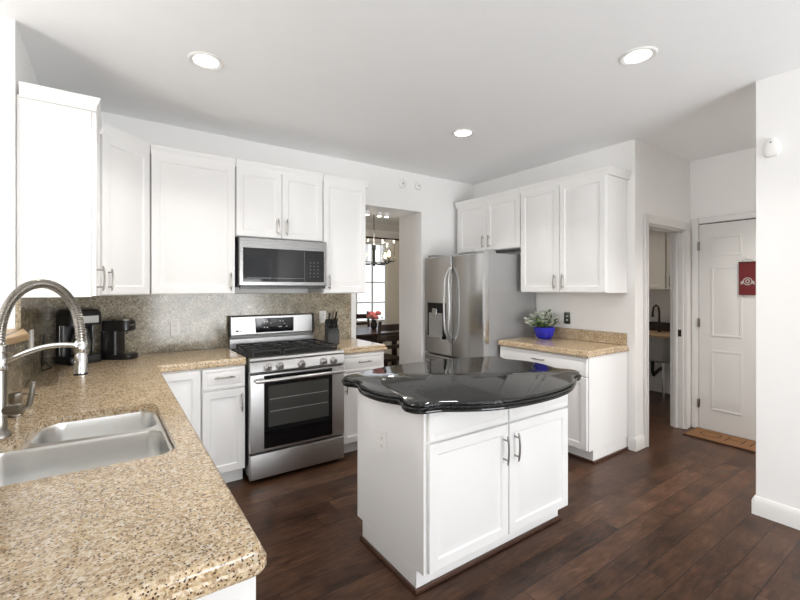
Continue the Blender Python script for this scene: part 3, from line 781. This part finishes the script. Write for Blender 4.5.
for (x, z, a) in ((.29, 1.125, .012), (.315, 1.125, .012), (.29, 1.075, .012), (.315, 1.075, .012), (.345, 1.11, .006), (.43, 1.125, .012), (.455, 1.125, .012), (.43, 1.075, .03), (.47, 1.10, .01), (.49, 1.075, .01)):
    ic.box(x-a/2, x+a/2, D-.0648, D-.0642, z-.004, z+.004)
ic.build('key_print', M['icon'], dsp)
MB().lathe([(.0085, 0), (.0085, .0012), (.006, .0015)], (0, 0, 0), 20).xform(Matrix.Translation((.058, D-.0622, 1.052)) @ Matrix.Rotation(PI/2, 4, 'X')).build('badge', M['coird'], bg)
text_mesh('badge_letters', 'LG', .030, M['slot'], bg, (.085, D-.0635, 1.053), (PI/2, 0, 0))

# knife block
kb = thing('knife_block', 'black knife block with dark-handled knives beside the range', 'knife block', (1.64, 3.44, .9145), math.radians(-12))
k = MB(); k.loops([[(x, y, z) for y, z in ((-.06, 0), (-.062, .105), (-.055, .115), (.045, .225), (.08, .20), (.07, 0))] for x in (-.052, .052)]); k.build('block', M['black'], kb, .004)
box('front_panel', M['slot'], kb, -.05, .05, -.0655, -.0625, .005, .095, .001)
for i, (x, u, L) in enumerate(((-.03, .75, .10), (0, .78, .12), (.03, .75, .11), (-.03, .38, .085), (0, .4, .09), (.03, .38, .085))):
    p = Vector((x, -.055+.1*u, .115+.11*u)); d_ = Vector((0, -.55, .83)).normalized()
    kk = MB(); kk.tube([p-d_*.005, p+d_*.015, p+d_*L*.6, p+d_*L], [.011, .0125, .0105, .013], 10, .65)
    kk.build('knife_handle', M['black'] if i != 1 else M['carafe'], kb)

# ------------------------------------------------------------------ refrigerator
fr = thing('refrigerator', 'stainless steel french-door refrigerator with ice dispenser and bottom freezer', 'refrigerator', (2.935, 3.735, 0), -PI/2)
w = .915; D = XR-2.935-.03
box('cabinet', M['grey'], fr, .004, w-.004, .075, D, .02, 1.765, .004)
for x in (.06, w-.06):
    for y in (.12, D-.08): MB().cyl((x, y, 0), (x, y, .021), .02, seg=12).build('foot', M['black'], fr)
def fdoor(name, x0, x1, z0, z1, bul=.022):
    b = MB(); R = []; n = 20
    for y_, i in ((.0735, .0), (.02, 0), (.008, .003), (.0, .012)):
        ring = []
        xs = [x0+i+(x1-x0-2*i)*k/n for k in range(n+1)]
        f = lambda x: y_ - (bul*math.sin(PI*max(0, min(1, (x-x0)/(x1-x0)))) if y_ < .05 else 0)
        ring = [(x, f(x), z0+i) for x in xs] + [(x, f(x), z1-i) for x in reversed(xs)]
        R.append(ring)
    S = [[b.bm.verts.new(p) for p in r] for r in R]; m = len(S[0])
    for a_, c_ in zip(S, S[1:]):
        for i in range(m): b.face((a_[i], a_[(i+1) % m], c_[(i+1) % m], c_[i]))
    for i in range(n): b.face((S[-1][i], S[-1][i+1], S[-1][m-2-i], S[-1][m-1-i]))
    b.face(list(reversed(S[0])))
    return b.build(name, M['steel'], fr, ang=.5)
ld = fdoor('door', .0, .456, .70, 1.765); rd = fdoor('door', .461, w, .70, 1.765); fz = fdoor('freezer_drawer', .0, w, .055, .688)
def bow_handle(par, x, z0, z1, curve):
    P = []; n = 16
    for k in range(n+1):
        t = k/n; s_ = math.sin(PI*t)
        P.append((x+curve*s_**.8, -.012-.058*min(1, s_*2.2), z0+(z1-z0)*t))
    return MB().tube(P, [.011]+[.0125]*(n-1)+[.011], 12, .8).build('handle', M['steel_h'], par)
bow_handle(ld, .448, .85, 1.64, -.030); bow_handle(rd, .469, .85, 1.64, .030)
P = []
for k in range(15):
    t = k/14; P.append((.06+t*(w-.12), -.01-.055*min(1, math.sin(PI*t)*2.2), .615-.0*t))
MB().tube(P, .0135, 12).build('handle', M['steel'], fz)
box('dispenser', M['glassb'], ld, .085, .375, -.028, -.0045, .87, 1.26, .004)
box('dispenser_recess', M['grey'], ld, .115, .345, -.0305, -.0282, .885, 1.15, .002)
box('dispenser_spout', M['steel'], ld, .195, .265, -.05, -.0307, 1.12, 1.20, .004)
box('dispenser_tray', M['steel'], ld, .11, .35, -.05, -.0307, .875, .90, .003)
for x0 in (.02, w-.14): box('hinge_cover', M['grey'], fr, x0, x0+.12, .03, .20, 1.7655, 1.79, .005)

# ------------------------------------------------------------------ plant
pp = thing('flower_pot', 'cobalt blue round pot with a pale-leaved green plant', 'plant', (3.57, 2.60, .9145)); pp.scale = (.92, .92, .92)
MB().lathe([(.05, 0), (.072, .004), (.094, .032), (.106, .072), (.110, .108), (.114, .125), (.105, .128), (.095, .118), (.09, .115)], (0, 0, 0), 36).build('pot', M['blue'], pp)
MB().lathe([(.094, .108), (.05, .113), (.002, .115)], (0, 0, 0), 24).build('soil', M['soil'], pp)
def leaf(b, p, d, L, wd, tw):
    d = d.normalized(); sd_ = d.cross(Vector((0, 0, 1)))
    if sd_.length < .1: sd_ = Vector((1, 0, 0))
    sd_.normalize(); nn = sd_.cross(d); sd_ = (sd_*math.cos(tw)+nn*math.sin(tw))
    v = [p, p+d*L*.35+sd_*wd, p+d*L*.75+sd_*wd*.7-nn*L*.06, p+d*L-nn*L*.15, p+d*L*.75-sd_*wd*.7-nn*L*.06, p+d*L*.35-sd_*wd]
    vs = [b.bm.verts.new(x) for x in v]
    b.face((vs[0], vs[1], vs[2], vs[5])) if False else None
    mid = b.bm.verts.new(p+d*L*.5-nn*L*.03)
    for i in range(6): b.face((vs[i], vs[(i+1) % 6], mid))
def foliage(seed, n, base_r, ctr, rad, zs, L, lim=9):
    rnd = random.Random(seed); b = MB(); st = MB()
    for i in range(n):
        a = rnd.uniform(0, 2*PI); el = rnd.uniform(.15, 1.45)
        e = Vector((math.cos(a)*math.cos(el)*rad[0], math.sin(a)*math.cos(el)*rad[1], math.sin(el)*rad[2]))*rnd.uniform(.55, 1.0)
        p0 = Vector((math.cos(a)*base_r*rnd.random(), math.sin(a)*base_r*rnd.random(), zs))
        if e.x > lim: e.x = lim*rnd.uniform(-1.6, .9)
        p1 = Vector(ctr)+e
        st.tube([p0, p0.lerp(p1, .5)+Vector((0, 0, .02)), p1], [.002, .0016, .001], 5)
        for k in range(9):
            q_ = p0.lerp(p1, .45+.6*k/8)+Vector((rnd.uniform(-.012, .012), rnd.uniform(-.012, .012), rnd.uniform(-.006, .014)))
            d = Vector((rnd.uniform(-1, 1), rnd.uniform(-1, 1), rnd.uniform(-.3, .9)))+e.normalized()*.7
            leaf(b, q_, d, L*rnd.uniform(.7, 1.2), L*.27*rnd.uniform(.7, 1.2), rnd.uniform(-.8, .8))
    return b, st
b, st = foliage(3, 34, .08, (0, 0, .13), (.29, .17, .14), .11, .05, .10); b.build('leaves', M['leaf'], pp, smooth=False); st.build('stems', M['leaf'], pp)
b, st = foliage(5, 46, .08, (0, 0, .135), (.31, .17, .15), .11, .045, .10); b.build('pale_leaves', M['leaf2'], pp, smooth=False); st.bm.free()

# ------------------------------------------------------------------ hall: mat and banner
dm = thing('doormat', 'brown coir doormat with dark border and letters before the panelled door', 'mat', (4.54, 1.745, .0))
box('rubber_base', M['coird'], dm, 0, .325, -.80, 0, .0005, .010, .002)
box('coir_pile', M['coir'], dm, .012, .315, -.785, -.012, .0105, .016, .002)
text_mesh('letters', 'OHIO', .25, M['coird'], dm, (.165, -.40, .0165), (0, 0, -PI/2), .0006, -.008)
bn = thing('door_banner', 'small dark red felt banner with a ring emblem hung on the door', 'banner', (XH-.026, 1.328, 1.355), -PI/2)
box('cloth', M['red'], bn, -.066, .066, -.003, .0, 0, .305, .001)
bars = MB(); bars.cyl((-.069, -.0015, .306), (.069, -.0015, .306), .005, seg=10); bars.build('top_rod', M['coird'], bn)
cn = MB(); cn.tube([(-.055, 0, .306), (-.03, .002, .326), (0, .004, .332), (.03, .002, .326), (.055, 0, .306)], .0025, 8); cn.build('hanging_cord', M['felt'], bn)
em = MB()
def flat_ring(r0, r1, cx, cz, y0, y1, sx=1, sz=1, seg=36):
    em.loops([[(cx+sx*r*math.cos(2*PI*k/seg), y, cz+sz*r*math.sin(2*PI*k/seg)) for k in range(seg)] for r, y in ((r0, y0), (r0, y1), (r1, y1), (r1, y0), (r0, y0))], False, False)
flat_ring(.028, .036, 0, .128, -.0032, -.0045)
flat_ring(.009, .017, 0, .128, -.0032, -.0045, 1, 1.2)
for sgn in (-1, 1):
    em.loops([[(x, y, z) for x, z in ((sgn*.033, .108), (sgn*.052, .096), (sgn*.050, .126), (sgn*.035, .136))] for y in (-.0032, -.0042)])
em.build('emblem', M['felt'], bn)
hk = MB(); hk.lathe([(.012, 0), (.012, .004), (.006, .006)], (0, 0, 0), 16); hk.xform(Matrix.Translation((0, .008, .345)) @ Matrix.Rotation(PI/2, 4, 'X')); hk.build('hook', M['plate'], bn)

# ------------------------------------------------------------------ laundry
ut = thing('utility_sink', 'grey utility sink on thin metal legs inside the laundry room', 'sink', (5.48, 2.285, 0))
tb = MB(); tb.loops([[(x, y, z) for x, y in rrect(i, .60-i, i, .56-i, .03, 4)] for i, z in ((.03, .51), (.012, .53), (0, .82))]); tb.build('tub', M['tub'], ut)
box('rim', M['bamboo'], ut, -.012, .62, -.03, .58, .8205, .842, .003)
for x in (.04, .55):
    for y in (.04, .50): MB().cyl((x, y, 0), (x, y, .511), .014, seg=12).build('leg', M['chrome'], ut)
box('splash_board', M['dwood'], ut, .60, .625, -.06, .58, .8425, .96, .003)
MB().tube([(.42, .25, .845), (.42, .25, 1.1), (.40, .25, 1.17), (.33, .25, 1.20), (.26, .25, 1.17), (.24, .25, 1.10), (.24, .25, 1.05)], [.016, .012, .012, .012, .012, .013, .017], 12).build('faucet', M['bronze'], ut)
ps = MB(); ps.tube([(.3, .28, .50), (.3, .28, .35), (.38, .30, .28), (.5, .3, .32), (.62, .3, .34)], .022, 10); ps.build('drain_pipe', M['black'], ut)
lc = upper('beige wall cabinet hung over the utility sink in the laundry room', (5.80, 3.10), -PI/2, 1.05, .345, 1.40, [(.01, .35, .31), (.355, .69, .395), (.70, 1.04, .75)], mat=M['beige'])

# ------------------------------------------------------------------ ceiling fixtures
def downlight(label, x, y, power=7):
    t = thing('recessed_light', label, 'ceiling light', (x, y, H), 0)
    MB().lathe([(.095, -.0005), (.095, -.004), (.088, -.008), (.074, -.006), (.066, -.002)], (0, 0, 0), 40, False, False).build('trim_ring', M['plate'], t)
    MB().lathe([(.0655, -.001), (.0655, -.003), (.002, -.0035)], (0, 0, 0), 32).build('lens', M['lamp'], t)
    d = bpy.data.lights.new('downlight', 'AREA'); d.shape = 'DISK'; d.size = .13; d.energy = power; d.color = (1, .96, .91); d.spread = math.radians(115)
    o = bpy.data.objects.new('downlight', d); COL.objects.link(o); o.parent = t; o.location = (0, 0, -.012)
    return t
downlight('round recessed ceiling light above the coffee corner and sink counter', .444, 2.589)
downlight('round recessed ceiling light above the island, near the wall with the motion sensor', 2.425, 1.152)
downlight('round recessed ceiling light in front of the refrigerator', 2.42, 2.56)
downlight('added round recessed ceiling light, out of view, in the hall before the panelled door', 4.15, .45, 24)  # unseen lamp added to brighten the hall
downlight('added round recessed ceiling light, out of view, in the laundry room', 5.0, 2.75, 6)  # unseen lamp added to light the laundry room
pd = thing('added_pendant_lamp', 'added white glass globe pendant, out of view, in the breakfast nook', 'added pendant lamp', (-2.2, 1.45, 1.95))  # unseen lamp added to lift the island's left side
MB().lathe([(.06, H-1.95-.0005), (.06, H-1.95-.02), (.012, H-1.95-.03)], (0, 0, 0), 24).build('canopy', M['nickel'], pd)
MB().cyl((0, 0, .155), (0, 0, H-1.95-.025), .006, seg=10).build('rod', M['nickel'], pd)
MB().lathe([(.05, .14), (.05, .165), (.01, .175)], (0, 0, 0), 20).build('holder', M['nickel'], pd)
MB().lathe([(.045, .145), (.09, .12), (.15, .03), (.155, -.03), (.14, -.10)], (0, 0, 0), 32, False, False).build('shade', M['shade'], pd)
d = bpy.data.lights.new('pendant_fill', 'POINT'); d.energy = 100; d.color = (1, .96, .92); d.shadow_soft_size = .12
o = bpy.data.objects.new('pendant_fill', d); COL.objects.link(o); o.parent = pd
def wall_disc(name, label, x, z, r, cat):
    t = thing(name, label, cat, (x, YB, z))
    b = MB(); b.lathe([(r, 0), (r, .012), (r*.92, .02), (r*.6, .026), (r*.55, .022), (.002, .022)], (0, 0, 0), 28); b.xform(Matrix.Rotation(PI/2, 4, 'X')); b.build('housing', M['plate'], t)
    b = MB(); b.lathe([(r*.2, .0225), (r*.2, .027), (.001, .028)], (0, 0, 0), 14); b.xform(Matrix.Rotation(PI/2, 4, 'X')); b.build('button', M['grey'], t)
wall_disc('smoke_detector', 'white round detector on the wall above the dining room opening', 2.645, 2.577, .052, 'detector')
wall_disc('alarm_sounder', 'smaller white round sensor beside the detector, towards the refrigerator', 2.862, 2.582, .048, 'detector')
ms = thing('motion_sensor', 'white oval motion sensor high on the near wall end', 'sensor', (XN, .79, 2.28), -PI/2)
egg = catmull([Vector(p) for p in ((0, -.056), (.026, -.054), (.040, -.035), (.042, 0), (.032, .035), (.018, .054), (0, .06), (-.018, .054), (-.032, .035), (-.042, 0), (-.040, -.035), (-.026, -.054))], 3)
b = MB(); b.loops([[(p.x*k, y, p.y*k) for p in egg] for k, y in ((1, -.0005), (1, -.014), (.95, -.021), (.8, -.026), (.4, -.029), (.1, -.0295))]); b.build('housing', M['plate'], ms, ang=.9)
b = MB(); b.cyl((0, -.026, .028), (0, -.0305, .028), .004, seg=10); b.build('lens', M['slot'], ms)

# ------------------------------------------------------------------ dining room furniture
for i, (x, lab) in enumerate(((2.36, 'first small white cylinder light under the opening soffit, from the kitchen cabinet side'), (2.52, 'middle small white cylinder light under the opening soffit'), (2.62, 'small white cylinder light under the opening soffit, closest to the refrigerator side'))):
    t = thing('soffit_light', lab, 'ceiling light', (x, 4.05, 2.292), 0, 'soffit lights in the dining opening')
    MB().lathe([(.028, 0), (.028, -.045), (.024, -.047)], (0, 0, 0), 20).build('housing', M['plate'], t)
    MB().lathe([(.0235, -.0455), (.0235, -.05), (.002, -.052)], (0, 0, 0), 18).build('lens', M['lamp'], t)
tb = thing('dining_table', 'dark wood dining table seen through the opening', 'table', (3.25, 5.65, 0))
b = MB(); b.loops([[(x, y, z) for x, y in rrect(-.95+i, .95-i, -.5+i, .5-i, .04)] for i, z in ((.004, .725), (0, .73), (0, .755), (.004, .76))]); b.build('tabletop', M['dwood'], tb)
b = MB()
for a in ((-.85, .85, -.44, -.42), (-.85, .85, .42, .44)): b.box(*a, .62, .7245)
for a in ((-.87, -.85, -.42, .42), (.85, .87, -.42, .42)): b.box(*a, .62, .7245)
b.build('apron', M['dwood'], tb)
for sx in (-1, 1):
    for sy in (-1, 1): MB().loops and MB_leg(tb, sx*.82, sy*.40) if False else box('leg', M['dwood'], tb, sx*.84-.035, sx*.84+.035, sy*.42-.035, sy*.42+.035, 0, .7245, .004)
def chair(label, loc, rz):
    t = thing('dining_chair', label, 'chair', loc, rz, 'dining chairs around the table')
    b = MB(); b.loops([[(x, y, z) for x, y in rrect(-.225+i, .225-i, -.21+i, .22-i, .03)] for i, z in ((.004, .435), (0, .44), (0, .465), (.01, .475))]); b.build('seat', M['dwood'], t)
    for sx in (-1, 1):
        box('leg', M['dwood'], t, sx*.195-.018, sx*.195+.018, .17, .206, 0, .4345, .002)
        b = MB(); b.loops([[(sx*.20+dx, y+dy, z) for dx, dy in ((-.017, -.016), (.017, -.016), (.017, .016), (-.017, .016))] for y, z in ((-.235, 0), (-.228, .45), (-.245, .7), (-.29, .99))]); b.build('leg', M['dwood'], t, .002)
    for z, h in ((.90, .085), (.77, .05), (.64, .05)):
        yy = -.228-(z-.45)*.11; b = MB(); n = 6
        b.loops([[(-.183+.366*k/n, yy-.018*math.sin(PI*k/n)+dy, z+dz) for dy, dz in ((-.009, -h/2), (.009, -h/2), (.009, h/2), (-.009, h/2))] for k in range(n+1)]); b.build('back_rail', M['dwood'], t, .002)
    b = MB(); b.box(-.178, .178, .18, .196, .2, .225); b.box(-.178, .178, -.238, -.224, .2, .225); b.build('stretcher', M['dwood'], t)
    return t
ch = chair('dark wood dining chair pushed to the kitchen side of the table', (3.06, 4.86, 0), 0)
dup(ch, (3.05, 6.42, 0), PI, 'dark dining chair by the window, behind the flowers, farther from the curtain')
dup(ch, (3.72, 6.42, 0), PI, 'dark dining chair by the window, closer to the curtain')
vs = thing('flower_vase', 'small dark vase of pink flowers on the dining table', 'vase', (3.52, 5.82, .7605))
MB().lathe([(.035, 0), (.05, .02), (.055, .07), (.035, .12), (.04, .14), (.034, .138)], (0, 0, 0), 20).build('vase', M['iron'], vs)
fl_ = MB(); rnd = random.Random(11)
for i in range(16):
    a = rnd.uniform(0, 2*PI); r = rnd.uniform(0, .10); c = (r*math.cos(a), r*math.sin(a), .20+rnd.uniform(-.03, .06))
    fl_.ball(c, .038, 10, 7, (1, 1, .85))
fl_.build('blossoms', M['pink'], vs)
b, st = foliage(9, 14, .02, (0, 0, .14), (.14, .14, .1), .13, .045); b.build('leaves', M['leaf2'], vs, smooth=False); st.build('stems', M['leaf'], vs)
# curtains and rod
def curtain(label, x0, x1, mat):
    b = MB(); n = 60; F = []; B_ = []
    for k in range(n+1):
        x = x0+(x1-x0)*k/n; y = 7.09+.028*math.sin(k*2*PI/n*6.5)
        F.append((x, y)); B_.append((x, y+.004))
    loop = F+list(reversed(B_))
    b.loops([[(x, y, z) for x, y in loop] for z in (.03, 1.2, 2.40)])
    return tag(b.build('curtain', mat), label, 'curtain')
curtain('pale linen curtain hanging at the dining window, on the taupe wall side', 4.56, 4.90, M['linen'])
curtain('pale linen curtain hanging at the far end of the dining window', 3.08, 3.36, M['linen'])
rd_ = MB(); rd_.cyl((2.95, 7.09, 2.425), (5.0, 7.09, 2.425), .016, seg=12)
for x in (2.95, 5.0): rd_.ball((x, 7.09, 2.425), .032, 12, 8)
for x in (3.1, 4.95): rd_.cyl((x, 7.09, 2.425), (x, 7.199, 2.425), .008, seg=8)
tag(rd_.build('curtain_rod', M['dwood']), 'dark curtain rod over the dining window', 'curtain rod')
# chandelier
cx_, cy_ = 3.11, 5.14
cl = thing('chandelier', 'black metal chandelier with clear glass cylinder shades over the dining table', 'chandelier', (cx_, cy_, 0), .35)
MB().lathe([(.06, H-.0005), (.06, H-.02), (.015, H-.03)], (0, 0, 0), 24).build('canopy', M['iron'], cl)
MB().cyl((0, 0, 2.05), (0, 0, H-.025), .007, seg=10).build('rod', M['iron'], cl)
MB().lathe([(.008, 2.06), (.028, 2.05), (.028, 1.98), (.018, 1.97), (.018, 1.78), (.03, 1.77), (.01, 1.74)], (0, 0, 0), 20).build('hub', M['iron'], cl)
for k in range(4):
    a = PI/2*k; c_, s_ = math.cos(a), math.sin(a); R = .27
    am = MB().tube([(.015*c_, .015*s_, 1.79), (.08*c_, .08*s_, 1.765), (R*.9*c_, R*.9*s_, 1.765), (R*c_, R*s_, 1.79)], .008, 8).build('arm', M['iron'], cl)
    MB().lathe([(.03, 1.79), (.075, 1.792), (.075, 1.80), (.016, 1.802), (.014, 1.86)], (R*c_, R*s_, 0), 20).build('socket', M['iron'], am)
    MB().lathe([(.088, 1.801), (.09, 2.10), (.087, 2.10), (.085, 1.803)], (R*c_, R*s_, 0), 24, False, False).build('glass_shade', M['shade'], am)
    b = MB(); b.lathe([(.008, 1.861), (.017, 1.88), (.02, 1.905), (.012, 1.935), (.002, 1.955)], (R*c_, R*s_, 0), 14); b.build('bulb', M['bulb'], am)
d = bpy.data.lights.new('chandelier_glow', 'POINT'); d.energy = 38; d.color = (1, .91, .8); d.shadow_soft_size = .05
o = bpy.data.objects.new('chandelier_glow', d); COL.objects.link(o); o.parent = cl; o.location = (0, 0, 2.14)

# ------------------------------------------------------------------ outside the windows
sbox('ground', M['grass'], -14, 20, -16, 18, -.35, -.25)
def tree(label, x, y, h, r, seed):
    t = thing('garden_tree', label, 'tree', (x, y, -.25), 0, 'garden trees outside')
    MB().tube([(0, 0, 0), (.03, .02, h*.4), (0, .05, h*.7)], [.11, .08, .04], 10).build('trunk', M['bark'], t)
    rnd = random.Random(seed); b = MB()
    for i in range(900):
        v = Vector((rnd.gauss(0, 1), rnd.gauss(0, 1), rnd.gauss(0, 1))).normalized()*(rnd.random()**.4)
        p = Vector((v.x*r, v.y*r, h*.62+v.z*h*.38))
        leaf(b, p, Vector((rnd.uniform(-1, 1), rnd.uniform(-1, 1), rnd.uniform(-.6, .6))), .22, .06, rnd.uniform(-1, 1))
    b.build('foliage', M['leaf'], t, smooth=False)
tree('bushy green tree outside the dining window', 4.3, 10.5, 3.0, 1.0, 4)
tree('leafy tree on the lawn behind the glazed door', 1.0, -7.0, 4.2, 1.5, 6)
